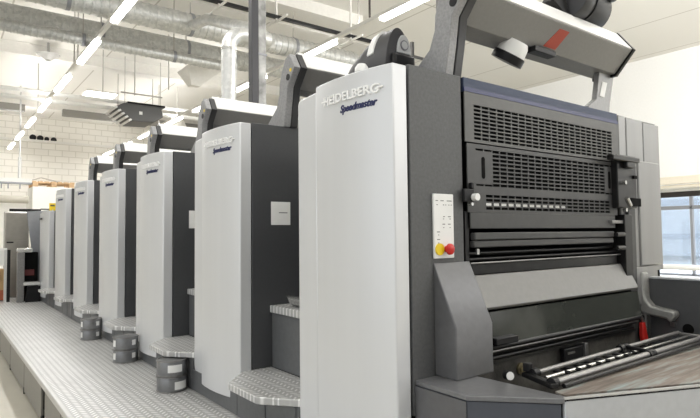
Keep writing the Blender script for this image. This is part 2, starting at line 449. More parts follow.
names = ['second nearest', 'third nearest', 'fourth nearest', 'fifth nearest', 'sixth nearest']
unit0 = make_unit(3.17, 'silver and dark grey press tower just behind the nearest one, white notice on its side')
nt_ = MB().box(1.744, 1.887, 3.166, 3.17, 1.524, 1.676).build('notice', PAPER, unit0)
box('printed_line', INK, 1.80, 1.865, 3.1655, 3.166, 1.602, 1.607, nt_)
gantry(unit0, 3.06)
labs = {2: 'third silver press tower from the camera, two grey cans beside its step',
        3: 'fourth silver press tower from the camera, narrow bright front',
        4: 'fifth silver press tower from the camera, half hidden by the fourth',
        5: 'farthest full-height silver press tower, next to the short feeder tower'}
for k in range(1, 5):
    u = copy_tree(unit0, None, (0, PITCH * k, 0)); u['label'] = labs[k + 1]
# short tower at the feeder end
sh = empty('feeder_tower', (1.7, 10.42, ZP), 'short narrow silver tower at the far end of the press under a yellow sign', 'press tower')
out = cover_outline(10.42)
MB().prism(out + [(1.603, 10.94)], 'z', .44, 1.9, True).build('front_cover', SILVER, sh, .006)
box('rear_cover', SILVER, 1.482, 1.6, 10.95, 11.1, .46, 1.88, sh, .01)
box('side_panel', GREYR, 1.608, 2.9, 10.42, 10.44, .44, 1.9, sh)
box('tower_body', DARK, 1.612, 2.9, 10.44, 11.12, ZP, 1.88, sh)
box('kickplate', KICK, 1.5, 1.612, 10.42, 11.12, ZP, .5, sh)
box('name_strip', BLACK, 1.44, 1.452, 10.62, 10.86, 1.76, 1.79, sh)
# low blocks joining the units, hidden behind the steps
for k in range(6):
    y0 = 2.42 + PITCH * k
    box('connecting_housing', DARK, 2.12, 3.2, y0, y0 + .745, ZP, 1.85, label='dark housing joining two press towers behind their steps, gap %s from the camera' % ['nearest', 'second', 'third', 'fourth', 'fifth', 'sixth'][k],
        cat='machine housing', group='housings between the towers')
# steps in the gaps
def make_step(yg, label):
    s = empty('access_step', (1.6, yg, ZP), label, 'step', 'tread-plate steps between the press towers')
    y1 = yg + .745
    poly = [(1.74, y1), (1.53, y1), (1.352, y1 - .19), (1.352, y1 - .54), (1.51, yg + .01), (1.74, yg + .01)]
    MB().prism(poly, 'z', .578, .617).build('lower_tread', TREADS, s, .006)
    MB().prism([(1.728, yg + .01), (1.728, y1), (2.1, y1), (2.1, yg + .01)], 'z', .962, 1.008).build('upper_tread', TREADS, s, .006)
    box('riser', KICK, 1.744, 2.1, yg + .015, y1 - .005, .617, .962, s)
    box('base_panel', KICK, 1.5, 1.744, yg + .015, y1 - .005, ZP, .578, s)
    MB().box(1.495, 1.5, yg + .05, yg + .36, ZP + .01, .57).box(1.495, 1.5, yg + .38, y1 - .05, ZP + .01, .57).build('base_cover', KICK, s, .002)
    # thin nosing with tread marks on its rim
    return s
st0 = make_step(2.42, 'silver tread-plate step nearest the camera, between the first two towers')
sl = ['silver tread-plate step over the nearest pair of grey cans', 'silver tread-plate step over the middle pair of grey cans',
      'silver tread-plate step over the farthest pair of grey cans', 'fifth tread-plate step from the camera, no cans beneath', 'farthest tread-plate step, small, beside the short feeder tower']
for k in range(1, 6):
    c = copy_tree(st0, None, (0, PITCH * k, 0)); c['label'] = sl[k - 1]
# rolled metal thing on the upper tread
sc_ = [[(x_ , y_, 1.0085 + z_ + dz_) for (x_, z_) in ((1.76, .07), (1.775, .03), (1.80, .006), (1.86, .0), (1.95, .0), (1.95, .006), (1.86, .006), (1.805, .012), (1.782, .034), (1.767, .072))] for y_, dz_ in ((2.78, 0), (3.0, 0))]
loft_ = MB(); n_ = 10
loft_.add([p for q in sc_ for p in q], [(k, (k + 1) % n_, n_ + (k + 1) % n_, n_ + k) for k in range(n_)] + [tuple(range(n_))[::-1], tuple(range(n_, 2 * n_))])
loft_.build('ink_scoop', STEEL, label='curled silver metal sheet scoop lying on the upper tread of the nearest step', cat='scoop')
# ink cans
def make_can(x, y, z, label):
    c = empty('ink_can', (x, y, z), label, 'can', 'grey cans stacked under the steps')
    r = .104
    MB().lathe([(.0, .002), (r - .002, 0), (r, .004), (r, .102), (r - .002, .106), (0, .106)], (x, y, z), seg=28).build('can_body', CANM, c)
    MB().lathe([(r, 0), (r + .003, .002), (r + .003, .006), (r, .008)], (x, y, z), seg=28).build('bottom_rim', RODM, c)
    MB().lathe([(r, .100), (r + .004, .102), (r + .004, .110), (r - .004, .111), (r - .006, .106)], (x, y, z), seg=28).build('lid_rim', RODM, c)
    return c
def can_label(c, ang0, ang1, z0, z1):
    r = .1055; o = worg(c); vs = []; fs = []; N = 8
    for i in range(N + 1):
        t = math.radians(ang0 + (ang1 - ang0) * i / N)
        for z in (z0, z1):
            for rr in (r, r + .0008): vs.append((o.x + rr * math.cos(t), o.y + rr * math.sin(t), o.z + z))
    for i in range(N):
        a = 4 * i; b = a + 4
        fs += [(a + 1, b + 1, b + 3, a + 3), (a, a + 2, b + 2, b), (a, b, b + 1, a + 1), (a + 2, a + 3, b + 3, b + 2)]
    fs += [(0, 1, 3, 2), (4 * N, 4 * N + 2, 4 * N + 3, 4 * N + 1)]
    MB().add(vs, fs).build('paper_label', PAPER, c)
cx = 1.352
for (y, nm, cx) in ((4.0, 'nearest', 1.385), (5.17, 'middle', 1.375), (6.52, 'farthest', 1.375)):
    y_ = y
    for lv, w in ((0, 'lower'), (1, 'upper')):
        c = make_can(cx, y_, ZP + lv * .112, '%s grey tin can of the %s stack under a step' % (w, nm))
        if nm == 'nearest':
            if lv: can_label(c, 236, 292, .03, .082)
            else: can_label(c, 262, 316, .02, .075)
        else:
            can_label(c, 185, 205, .03, .085); can_label(c, 285, 305, .04, .085)

# ------------------------------------------------------------------ delivery end (nearest)
d = empty('delivery_unit', (2.5, YF, ZP), 'nearest and largest press section with silver cover, vent grilles and open delivery', 'printing press unit')
out = cover_outline(YF)
MB().prism(out + [(1.589, YF + .52)], 'z', .44, ZT - .005, True).build('front_cover', SILVER, d, .006)
box('kickplate', KICK, 1.5, 1.612, YF + .0, YF + .72, ZP, .5, d, .003)
prof = [(YF + .53, .45), (YF + .66, .475), (YF + .71, .54), (YF + .71, ZT - .05), (YF + .69, ZT - .03), (YF + .53, ZT - .02)]
MB().prism(prof, 'x', 1.482, 1.58).build('rear_cover', SILVER, d, .012)
cover_text('maker_lettering', 'HEIDELBERG', YF + .062, .36, 2.06, .039, CHROME, d, YF, 0, .018, .008)
cover_text('model_lettering', 'Speedmaster', YF + .075, .225, 2.008, .032, NAVY, d, YF, .35, .03, .002)
b = MB().box(1.612, 3.9, YF + .45, YF + .71, ZP, ZT - .01).box(1.612, 1.94, YF + .02, YF + .46, ZP, ZT - .01).box(3.5, 3.9, YF + .02, YF + .46, ZP, ZT - .01).box(1.7, 3.6, YF + .05, YF + .46, 1.66, ZT - .01)
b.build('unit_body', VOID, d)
box('top_plate', MIDG, 1.61, 3.9, YF + .02, YF + .71, ZT - .01, ZT + .002, d)
# left grey panel
MB().box(1.602, 1.93, YF, YF + .02, .70, ZT + .004).build('left_panel', MIDG, d, .004)
# navy band on top
MB().box(1.946, 3.352, YF - .002, YF + .02, 2.118, ZT + .004).build('navy_band', BLUE, d, .003)
MB().box(1.946, 3.352, YF - .006, YF - .001, 2.118, 2.138).build('band_lower_strip', NAVY, d)  # darker navy lower part of the two-tone band
def grille(name, x0, x1, z0, z1, regions, m, y, parent, holes=()):
    """solid sheet with real slots: regions = list of (gx0, gx1, gz0, gz1, cols, rows)"""
    xs = {x0, x1}; 
    b = MB(); th = .006; done = set()
    zs = sorted({z0, z1} | {r[2] for r in regions} | {r[3] for r in regions})
    for za, zb in zip(zs[:-1], zs[1:]):
        rr = sorted([r for r in regions if r[2] <= za + 1e-6 and r[3] >= zb - 1e-6])
        cur = x0
        for (ga, gb, ha, hb, nc, nr) in rr:
            b.box(cur, ga, y - th, y, za, zb); cur = gb
            px = (gb - ga) / nc; pz = (hb - ha) / nr
            bz = pz * .32; bx = px * .12
            if (ga, ha) in done: continue
            done.add((ga, ha))
            for k in range(nr + 1):
                zc = ha + k * pz
                b.box(ga, gb, y - th, y, max(zc - bz / 2, ha), min(zc + bz / 2, hb))
            for k in range(nc + 1):
                xc = ga + k * px
                b.box(max(xc - bx / 2, ga), min(xc + bx / 2, gb), y - th + .0008, y - .0004, ha, hb)
        b.box(cur, x1, y - th, y, za, zb)
    return b.build(name, m, parent)
grille('upper_vent_grille', 1.946, 3.352, 1.882, 2.116, [(2.007, 3.272, 1.894, 2.064, 22, 9)], PANG, YF, d)
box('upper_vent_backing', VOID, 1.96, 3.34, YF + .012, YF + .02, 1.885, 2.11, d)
fl = grille('middle_vent_flap', 1.95, 3.30, 1.555, 1.874, [
    (2.007, 2.13, 1.842, 1.857, 2, 1), (2.13, 3.165, 1.676, 1.857, 18, 9), (3.165, 3.28, 1.842, 1.857, 2, 1),
    (2.007, 2.13, 1.676, 1.690, 2, 1), (3.165, 3.28, 1.676, 1.690, 2, 1),
    (2.075, 3.215, 1.565, 1.642, 20, 4)], FLAP, YF - .006, d)
box('flap_backing', VOID, 1.96, 3.28, YF - .001, YF + .006, 1.56, 1.87, fl)
for x in (2.062, 3.215):
    sl_ = []
    for i in range(13):
        t = PI * i / 12; sl_.append((x + .012 * math.cos(t), 1.805 + .012 * math.sin(t)))
    for i in range(13):
        t = PI + PI * i / 12; sl_.append((x + .012 * math.cos(t), 1.725 + .012 * math.sin(t)))
    MB().prism(sl_, 'y', YF - .0135, YF - .0118).build('grip_slot', VOID, fl)
box('slot_glint_bar', STEEL, 2.08, 2.75, YF - .0065, YF - .002, 1.582, 1.6, fl)  # added bright bar imitating light seen through the slots
box('flap_apron', FLAP, 1.965, 3.27, YF - .012, YF - .004, 1.478, 1.555, fl, .003)
# hinge boxes and clamps
MB().box(1.905, 1.975, YF - .03, YF - .012, 1.6, 1.66).box(1.955, 1.975, YF - .03, YF - .012, 1.66, 1.69).build('left_hinge', BLACK, fl, .004)
MB().tube([(1.967, YF - .055, 1.622), (1.967, YF - .02, 1.622)], .017, 16).build('left_knob', WHITE, fl)
MB().tube([(1.948, YF - .04, 1.59), (1.948, YF - .02, 1.59)], .008, 10).build('left_pin', STEEL, fl)
rb = MB().box(3.24, 3.47, YF - .05, YF - .007, 1.598, 1.92).box(3.12, 3.44, YF - .09, YF - .05, 1.875, 1.905)
rb.box(3.3, 3.4, YF - .08, YF - .05, 1.84, 1.885)
rb = rb.build('right_hinge_housing', BLACKM, fl, .006)
MB().tube([(3.27, YF - .085, 1.655), (3.31, YF - .085, 1.61)], .013, 12).build('latch_lever', STEEL, rb)
MB().tube([(3.30, YF - .07, 1.75), (3.30, YF - .05, 1.75)], .012, 12).tube([(3.30, YF - .07, 1.585), (3.30, YF - .05, 1.585)], .012, 12).build('steel_pin', STEEL, rb)
box('clamp_block', VOID, 3.38, 3.50, YF - .06, YF - .05, 1.61, 1.66, rb)
box('clamp_block', VOID, 3.42, 3.46, YF - .06, YF - .05, 1.78, 1.80, rb)
# right hand grey covers
MB().box(3.37, 3.455, YF, YF + .02, 1.2, ZT).build('right_post', GREYR, d, .004)
MB().box(3.46, 3.672, YF - .004, YF + .02, 1.2, ZT - .004).box(3.682, 3.9, YF - .004, YF + .02, 1.2, ZT - .012).build('upper_side_cover', GREYR, d, .005)
MB().box(3.545, 3.835, YF - .03, YF - .005, 1.24, 1.905).build('lower_side_cover', GREYR, d, .008)
MB().box(3.50, 3.545, YF - .02, YF - .005, 1.24, 1.905).build('side_strip', GREYR, d, .003)
MB().box(3.49, 3.78, YF - .02, YF - .005, 1.0, 1.235).build('foot_cover', GREYR, d, .004)
# operator plate on left panel
op = MB().box(1.727, 1.852, YF - .012, YF, 1.349, 1.632).build('control_plate', WHITE, d, .003)
mk = MB()
for (x, z, w_) in ((1.745, 1.60, .016), (1.775, 1.60, .022), (1.815, 1.60, .034), (1.75, 1.582, .008), (1.79, 1.582, .008), (1.805, 1.582, .006), (1.825, 1.582, .006), (1.84, 1.582, .006),
                   (1.79, 1.53, .012), (1.82, 1.53, .02), (1.79, 1.52, .006), (1.83, 1.52, .008), (1.785, 1.497, .018), (1.82, 1.497, .018), (1.79, 1.482, .006), (1.83, 1.482, .006),
                   (1.75, 1.463, .02), (1.757, 1.45, .006), (1.75, 1.43, .02), (1.757, 1.415, .006)):
    mk.box(x - .006, x + w_ * .9 - .006, YF - .0128, YF - .012, z, z + .0032)
mk.build('printed_marks', INK, op)
MB().tube([(1.757, YF - .018, 1.389), (1.757, YF - .010, 1.389)], .026, 22).build('yellow_collar', YEL, op)
MB().lathe([(.0, -.035), (.016, -.034), (.024, -.028), (.025, -.02), (.018, -.014), (.014, -.01), (.014, .0)], (1.800, YF - .012, 1.389), (0, 1, 0)).build('emergency_stop_button', RED, op)
# recess under the flap: walls, rollers, bars
box('recess_left_wall', BLACKM, 1.94, 1.965, YF, YF + .45, .6, 1.56, d)
box('recess_right_wall', FLAP, 3.42, 3.5, YF - .02, YF + .45, .6, 1.6, d)
box('right_guide_plate', BLACKM, 3.33, 3.42, YF - .04, YF + .02, 1.12, 1.56, d, .004)
for (z0, z1, y, m_, nm, xa, xb) in (
        (1.425, 1.460, YF - .02, FLAP, 'cross_bar', 1.985, 3.24), (1.39, 1.422, YF - .015, FLAP, 'cross_bar', 1.985, 3.24),
        (1.262, 1.315, YF + .0, BLACKM, 'cross_bar', 1.965, 3.30)):
    box(nm, m_, xa, xb, y, y + .03, z0, z1, d, .005)
for (z, y, r_, m_) in ((1.362, YF + .05, .012, BLACKM), (1.335, YF + .02, .008, BLACKM), (1.318, YF - .005, .0045, RODM), (1.29, YF + .06, .02, BLACKM)):
    MB().tube([(1.965, y, z), (3.33, y, z)], r_, 12).build('guide_rod', m_, d)
MB().box(3.20, 3.34, YF - .03, YF, 1.505, 1.525).build('grab_plate', RODM, d, .002)
for z in (1.44, 1.36): MB().tube([(3.21, YF - .045, z), (3.30, YF - .045, z)], .014, 12).build('roller_end', BLACKM, d)
MB().box(1.985, 2.0, YF - .03, YF - .02, 1.36, 1.385).build('latch', STEEL, d)
# sloped cover plate and the tinted guard below
MB().prism([(YF + .03, 1.26), (YF - .005, 1.262), (YF - .075, 1.118), (YF - .06, 1.105), (YF + .02, 1.24)], 'x', 1.985, 3.40).build('sloped_cover', mat('sloped_cover_paint', (.19, .188, .18), .4, .15, .04, 40), d, .004)
GU = mat('tinted_guard', (.035, .038, .032), .12, 0, .3, 5, spec=.7)
MB().prism([(YF - .07, 1.10), (YF - .078, 1.10), (YF - .095, .955), (YF - .087, .955)], 'x', 1.985, 3.38).build('tinted_guard', GU, d)
for (z, y, r_, m_) in ((.945, YF - .09, .013, BLACKM), (.915, YF - .06, .014, BLACKM), (.925, YF - .085, .005, RODM), (.885, YF - .05, .011, BLACKM)):
    MB().tube([(1.98, y, z), (3.36, y, z)], r_, 12).build('guide_rod', m_, d)
MB().box(1.985, 2.14, YF - .13, YF - .09, .96, .99).build('rod_bracket', BLACK, d, .003)
box('stained_plate', DIRTY, 1.98, 3.42, YF - .03, YF - .02, .55, .875, d)
MB().box(1.98, 3.4, YF - .05, YF - .03, .855, .872).build('plate_lip', BLACKM, d)
lk = MB().box(2.62, 2.80, YF - .06, YF - .03, .74, .85).build('lock_block', BLACK, d, .005)
box('lock_edge', RODM, 2.80, 2.83, YF - .07, YF - .03, .73, .86, lk, .003)
box('lock_slot', RODM, 2.645, 2.71, YF - .064, YF - .058, .82, .83, lk)
MB().lathe([(.028, 0), (.028, -.01), (.018, -.012), (.018, -.022), (0, -.022)], (2.28, YF - .03, .80), (0, 1, 0), 20).build('stained_boss', mat('brass_boss', (.2, .17, .1), .4, .6, .4, 40), d)
# red lever and pulled steel hook on the right
MB().prism([(3.47, .895), (3.50, .9), (3.535, .80), (3.52, .775), (3.475, .78), (3.465, .83)], 'y', YF - .06, YF - .035).build('red_lever', RED, d, .005)
MB().tube([(3.44, YF - .05, .97), (3.47, YF - .05, .93), (3.5, YF - .05, .90)], .01, 8).tube([(3.52, YF - .04, .945), (3.58, YF - .04, .945)], .008, 8).tube([(3.545, YF - .04, .945), (3.545, YF - .04, .75)], .008, 8).build('lever_hook', RODM, d)
# wedge cover at left of the opening
wed = [(YF, 1.332), (YF - .125, 1.065), (YF - .125, .848), (YF, .848)]
MB().prism(wed, 'x', 1.73, 1.965).build('wedge_cover', CONSG, d, .005)
# deck around the pile
dz = .848
deck = [(1.612, YF), (1.607, 1.42), (1.853, 1.167), (1.885, 1.18), (1.862, 1.59), (1.862, YF)]
MB().prism(deck, 'z', dz - .02, dz).build('deck_plate', DECKG, d, .003)
MB().prism([(1.612, YF - .002), (1.614, 1.423), (1.85, 1.178), (1.86, 1.2), (1.85, YF - .002)], 'z', ZP, dz - .022).build('deck_body', BLUEG, d, .003)
MB().prism([(1.606, YF - .004), (1.606, 1.42), (1.612, 1.425), (1.613, YF - .004)], 'z', ZP, dz - .024).build('deck_side_panel', mat('deck_side_paint', (.12, .12, .124), .4, .2, .06, 30), d)
# front light panel and stained board
dirx, diry = 1.3, -.545
p0 = (1.856, 1.167); p1 = (1.856 + dirx, 1.167 + diry)
nx, ny = .386, .922
MB().prism([p0, p1, (p1[0] + nx * .02, p1[1] + ny * .02), (p0[0] + nx * .02, p0[1] + ny * .02)], 'z', ZP, dz - .006).build('light_front_panel', LIGHTG, d, .004)
MB().prism([p0, p1, (3.62, p1[1]), (3.62, 1.26), (1.88, 1.22)], 'z', dz - .012, dz - .004).build('board_bed', VOID, d)
board = MB().prism([(p0[0] + .03, p0[1] + .02), (p1[0] + .02, p1[1] + .02), (3.60, p1[1]), (3.60, 1.26), (1.90, 1.235)], 'z', dz - .004, dz + .004).build('stained_board', BROWN, label='stained brown sheet board in front of the roller frame', cat='board')
MB().prism([p0, p1, (p1[0] + nx * .008, p1[1] + ny * .008), (p0[0] + nx * .008, p0[1] + ny * .008)], 'z', dz - .006, dz + .004).build('panel_edge_trim', ALU, d)
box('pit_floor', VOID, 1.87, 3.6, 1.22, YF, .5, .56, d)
# right side frame wall
SX = 3.63
sw = MB().prism([(YF - .03, ZP), (YF - .03, 1.158), (.75, 1.158), (.75, ZP)], 'x', SX, SX + .05).build('side_wall', mat('side_wall_paint', (.085, .087, .09), .4, .15, .05, 30), d, .004)
box('side_wall_cap', LIGHTG, SX - .004, SX + .08, .75, YF - .03, 1.158, 1.168, d)
MB().tube([(SX - .002, 1.45, .865), (SX + .001, 1.45, .865)], .032, 24).build('round_hole', VOID, sw)
MB().box(SX - .012, SX, 1.52, 1.548, .872, .9).build('small_latch', RODM, sw)
armp = [(YF - .005, 1.2), (YF - .005, 1.0), (YF + .0, .955), (YF - .03, .94), (YF - .16, .925), (YF - .175, .905), (YF - .19, .915), (YF - .215, .95), (YF - .205, .975), (YF - .12, .985), (YF - .075, .995), (YF - .045, 1.03), (YF - .035, 1.08), (YF - .035, 1.2)]
MB().prism(armp, 'x', 3.545, 3.62).build('curved_bracket', mat('cast_bracket_paint', (.3, .3, .285), .4, .3, .1, 50), d, .012)
# gauge dial by the deck edge
g = MB().tube([(1.905, 1.445, .868), (1.915, 1.47, .866)], .019, 20).build('gauge_body', BLACK, d)
MB().tube([(1.9035, 1.4415, .8685), (1.905, 1.445, .868)], .017, 20).build('gauge_face', WHITE, g)

# gantry + attached lamp on the delivery unit
gb = gantry(d, 1.61)
# red sticker on the beam's slanting front
def on_front(x, t, off=.002):
    a = Vector((x, 1.61, 2.565)); c = Vector((x, 1.72, 2.443)); nn = Vector((0, -.743, -.67))
    return tuple(a.lerp(c, t) + nn * off)
st = MB()
q = [on_front(2.734, .18), on_front(2.644, .18), on_front(2.598, .85), on_front(2.708, .85)]
q2 = [on_front(2.734, .18, -.001), on_front(2.644, .18, -.001), on_front(2.598, .85, -.001), on_front(2.708, .85, -.001)]
st.add(q + q2, [(0, 1, 2, 3), (7, 6, 5, 4), (0, 4, 5, 1), (1, 5, 6, 2), (2, 6, 7, 3), (3, 7, 4, 0)]).build('red_sticker', REDS, gb)

# inspection lamp under the beam
lp = empty('inspection_lamp', (2.4, 1.78, 2.44), 'white cylindrical lamp with black ring hanging under the nearest gantry beam', 'lamp')
ax = Vector(LAMP_AX).normalized(); c0 = Vector(LAMP_C)
MB().lathe([(.0, 0), (.06, .0), (.072, .02), (.08, .09), (.08, .105)], c0, ax, 24).build('lamp_shade', WHITE, lp)
MB().lathe([(.081, .072), (.086, .075), (.086, .116), (.07, .118), (.0, .118)], c0, ax, 24).build('black_ring', BLACK, lp)
MB().box(2.50, 2.69, 1.685, 1.74, 2.412, 2.442).build('mounting_bar', BLACK, lp, .004)
MB().box(2.33, 2.355, 1.76, 1.78, 2.43, 2.46).box(2.335, 2.365, 1.77, 1.80, 2.39, 2.43).build('clip', BLACK, lp, .003)

# rounded black motor housings (one on the nearest tower, one on the beam)
def dome(name, c, ax, r, L, label, m_face):
    """rounded housing: D-shaped casing pushed along ax, face with round emblem"""
    t = empty(name, c, label, 'motor housing', 'rounded black housings above the press')
    return t
mh = empty('control_pod', (1.68, 1.95, ZT), 'rounded dark pod with a light round emblem on top of the nearest tower', 'control pod')
# casing: arched profile in the XZ plane, pushed along Y
def arch(cx_, zb, rx, rz, n_=18, a0=0, a1=180):
    return [(cx_ + rx * math.cos(math.radians(a0 + (a1 - a0) * i / n_)), zb + rz * math.sin(math.radians(a0 + (a1 - a0) * i / n_))) for i in range(n_ + 1)]
def loft(polys, close=True):
    b = MB(); n_ = len(polys[0]); vs = [p for q in polys for p in q]; fs = []
    for i in range(len(polys) - 1):
        for k in range(n_):
            j = (k + 1) % n_; fs.append((i * n_ + k, i * n_ + j, (i + 1) * n_ + j, (i + 1) * n_ + k))
    b.add(vs, fs, True)
    b.f.append(tuple(range(n_))[::-1]); b.sm.append(False)
    b.f.append(tuple((len(polys) - 1) * n_ + k for k in range(n_))); b.sm.append(False)
    return b
# leaning casing, lofted from the low rear foot up to the round face
secs = []
for (y, cxx, zb, rx, rz) in ((2.20, 1.66, 2.19, .05, .03), (2.14, 1.67, 2.19, .065, .12), (2.06, 1.70, 2.19, .08, .20), (1.99, 1.735, 2.195, .088, .24), (1.93, 1.755, 2.195, .088, .25)):
    secs.append([(x, y, z) for x, z in arch(cxx, zb, rx, rz)])
loft(secs).build('casing', mat('dark_pod_shell', (.05, .05, .053), .4, .1), mh, .006)
rim = []
for (y, cxx, zb, rx, rz) in ((2.03, 1.716, 2.20, .088, .226), (2.0, 1.731, 2.20, .092, .245)):
    rim.append([(x, y, z) for x, z in arch(cxx, zb, rx, rz, 18, 60, 150)] + [(x, y, z) for x, z in reversed(arch(cxx, zb, rx - .012, rz - .012, 18, 60, 150))])
loft(rim).build('light_rim', WHITE, mh)
face = [(x, z) for x, z in arch(1.785, 2.322, .046, .092)]
MB().prism(face, 'y', 1.922, 1.93).build('face_plate', mat('pale_pod_face', (.42, .43, .43), .4), mh, .003)
MB().tube([(1.785, 1.919, 2.362), (1.785, 1.922, 2.362)], .025, 24).build('round_emblem', mat('emblem_grey', (.15, .15, .17), .4), mh)
MB().tube([(1.785, 1.9175, 2.362), (1.785, 1.919, 2.362)], .019, 24).build('emblem_disc', mat('emblem_pale', (.42, .43, .43), .4), mh)
MB().box(1.70, 1.84, 1.90, 1.93, 2.195, 2.315).build('black_front', BLACK, mh, .015)
MB().lathe([(.0, .085), (.02, .082), (.032, .065), (.034, .045), (.02, .03), (.02, 0)], (1.60, 2.02, ZT), seg=18).build('beacon_dome', WHITE, label='small white rounded dome beside the pod on the nearest tower', cat='dome')
MB().box(1.93, 1.945, 2.02, 2.035, 2.19, 2.44).box(1.94, 2.02, 2.02, 2.03, 2.36, 2.372).build('sensor_post', RODM, label='thin grey post just right of the rounded pod', cat='post')

bh = empty('motor_housing', (3.12, 1.75, 2.69), 'large rounded black motor housing on top of the nearest gantry beam', 'motor housing')
c = Vector((2.86, 1.72, 2.81)); ax = Vector((.93, .05, .12)).normalized()
ax = Vector((.93, .22, .08)).normalized()
MB().lathe([(0, 0), (.122, .0), (.13, .012), (.13, .14), (0, .14)], c, ax, 30).build('drum_face', mat('drum_black', (.03, .03, .032), .45), bh)
MB().lathe([(.0, .142), (.138, .142), (.14, .15), (.14, .42), (.13, .43), (.0, .43)], c, ax, 30).build('drum_shell', BLACK, bh)
MB().prism([(2.70, 2.74), (2.80, 2.69), (2.86, 2.69), (2.80, 2.86)], 'y', 1.70, 1.78).build('side_wedge', BLACKM, bh, .006)
MB().prism([(3.0, 2.85), (3.28, 2.85), (3.52, 3.10), (3.2, 3.15)], 'y', 1.62, 1.82).build('upper_casing', BLACK, bh, .03)

# ------------------------------------------------------------------ roller frame lying on the pile bay
rf = empty('roller_frame', (2.6, 1.35, .85), 'steel roller frame of long rods lying across the delivery bay', 'roller frame')
def pt(px, t): return tuple(Vector(px[0]).lerp(Vector(px[1]), t))
A = ((2.0, 1.395, .874), (3.36, 1.395, .884)); B = ((1.93, 1.265, .872), (3.36, 1.258, .878)); Cc = ((2.02, 1.355, .860), (3.40, 1.35, .868)); D_ = ((1.98, 1.30, .858), (3.34, 1.295, .864))
for q, r_, m_ in ((A, .011, RODM), (B, .015, RODM), (Cc, .007, STEEL), (D_, .009, RODM)):
    MB().tube([pt(q, 0), pt(q, 1)], r_, 14).build('steel_rod', m_, rf)
MB().tube([(1.96, 1.235, .862), (3.3, 1.228, .868)], .009, 12).build('guide_bar', BLACKM, rf)
def bar(p, q, w, h, nm, m_):
    p = Vector(p); q = Vector(q); dd = (q - p).normalized(); s_ = dd.cross(Vector((0, 0, 1))).normalized() * w / 2; u_ = Vector((0, 0, h / 2))
    vs = [p - s_ - u_, p + s_ - u_, p + s_ + u_, p - s_ + u_, q - s_ - u_, q + s_ - u_, q + s_ + u_, q - s_ + u_]
    return MB().add(vs, [(0, 1, 2, 3), (7, 6, 5, 4), (0, 4, 5, 1), (1, 5, 6, 2), (2, 6, 7, 3), (3, 7, 4, 0)]).build(nm, m_, rf, .004)
bar((1.985, 1.43, .866), (1.915, 1.245, .866), .035, .02, 'end_block', BLACKM)
bar((3.36, 1.42, .88), (3.36, 1.23, .876), .03, .016, 'end_arm', RODM)
bar((2.75, 1.42, .888), (2.73, 1.245, .884), .022, .016, 'cross_arm', BLACK)
for p_, q_, r_ in (((2.70, 1.395, .88), (2.78, 1.395, .88), .019), ((2.70, 1.262, .874), (2.76, 1.262, .874), .021), ((1.92, 1.265, .872), (1.95, 1.265, .872), .022), ((1.985, 1.395, .874), (2.02, 1.395, .874), .02)):
    MB().tube([p_, q_], r_, 16).build('clamp_ring', BLACK, rf)
for i in range(9):
    t = .10 + i * .06
    p = Vector(pt(A, t)); q = Vector(pt(Cc, t))
    MB().tube([p + Vector((0, .0, -.01)), q + Vector((.01, -.02, .0))], .008, 8).build('finger', BLACK, rf)
MB().box(1.97, 2.0, 1.40, 1.43, .88, .915).build('post_block', BLACK, rf, .004)

# ------------------------------------------------------------------ feeder end (far left)
fc = empty('feeder_cabinet', (1.2, 12.0, ZP), 'tall beige-grey metal cabinet at the far end of the walkway', 'cabinet')
MB().prism([(12., ZP), (12., 1.91), (12.06, 1.93), (12.35, 1.96), (12.35, ZP)], 'x', 1.04, 1.42).build('cabinet_body', BEIGEM, fc, .01)
box('upper_door', BEIGEM, 1.045, 1.4, 11.985, 12., 1.42, 1.92, fc, .004)
box('lower_door', BEIGEM, 1.045, 1.4, 11.985, 12., .36, 1.41, fc, .004)
box('name_strip', BLACK, 1.06, 1.17, 11.98, 11.986, 1.36, 1.385, fc)
box('top_rail', BLACK, 1.1, 1.62, 12.02, 12.05, 1.95, 2.0, fc)
fs_ = empty('feeder_side_frame', (1.6, 11.5, ZP), 'slate grey feeder side plate between the beige cabinet and short tower', 'machine frame')
MB().prism([(1.32, 1.93), (1.9, 1.98), (1.9, ZP), (1.40, ZP), (1.40, 1.3)], 'y', 11.5, 11.53).build('side_plate', SLATE, fs_, .006)
MB().box(1.34, 1.55, 11.54, 11.58, 1.95, 1.97).box(1.55, 1.75, 11.54, 11.58, 1.97, 1.99).build('top_rail', BLACK, fs_)
fp = empty('feeder_post', (1.2, 11.0, ZP), 'silver post with bright cap beside the dark feeder opening', 'machine post')
MB().box(1.13, 1.24, 10.95, 11.05, ZP, 1.20).build('post', RODM, fp, .01)
MB().box(1.12, 1.36, 10.94, 11.06, 1.20, 1.28).build('bright_cap', STEEL, fp, .02)
fo = empty('feeder_opening', (1.35, 11.2, ZP), 'dark open feeder bay with silver shelf left of the short tower', 'feeder')
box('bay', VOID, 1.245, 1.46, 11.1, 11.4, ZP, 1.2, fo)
box('shelf', ALU, 1.22, 1.47, 10.85, 11.1, .64, .69, fo, .01)
MB().prism([(1.25, ZP), (1.28, .62), (1.48, .62), (1.48, ZP)], 'y', 10.9, 10.95).build('lower_guard', BLACK, fo)
MB().box(1.25, 1.40, 11.08, 11.1, .80, .9).build('red_marking', mat('dull_red', (.12, .02, .02), .5), fo)
wd = empty('feeder_door', (.95, 11.2, ZP), 'open white panelled door with dark edge at the far left of the walkway', 'door panel')
box('door_panel', WHITE, .60, 1.0, 11.2, 11.22, 1.235, 1.28, wd)
box('edge_post', BLACK, 1.0, 1.05, 11.18, 11.24, ZP, 1.25, wd)
box('edge_strip', ALU, .96, 1.0, 11.18, 11.23, ZP, 1.25, wd)
MB().box(.30, .96, 11.22, 11.24, .98, 1.235).build('white_screen', WPAINT, wd)
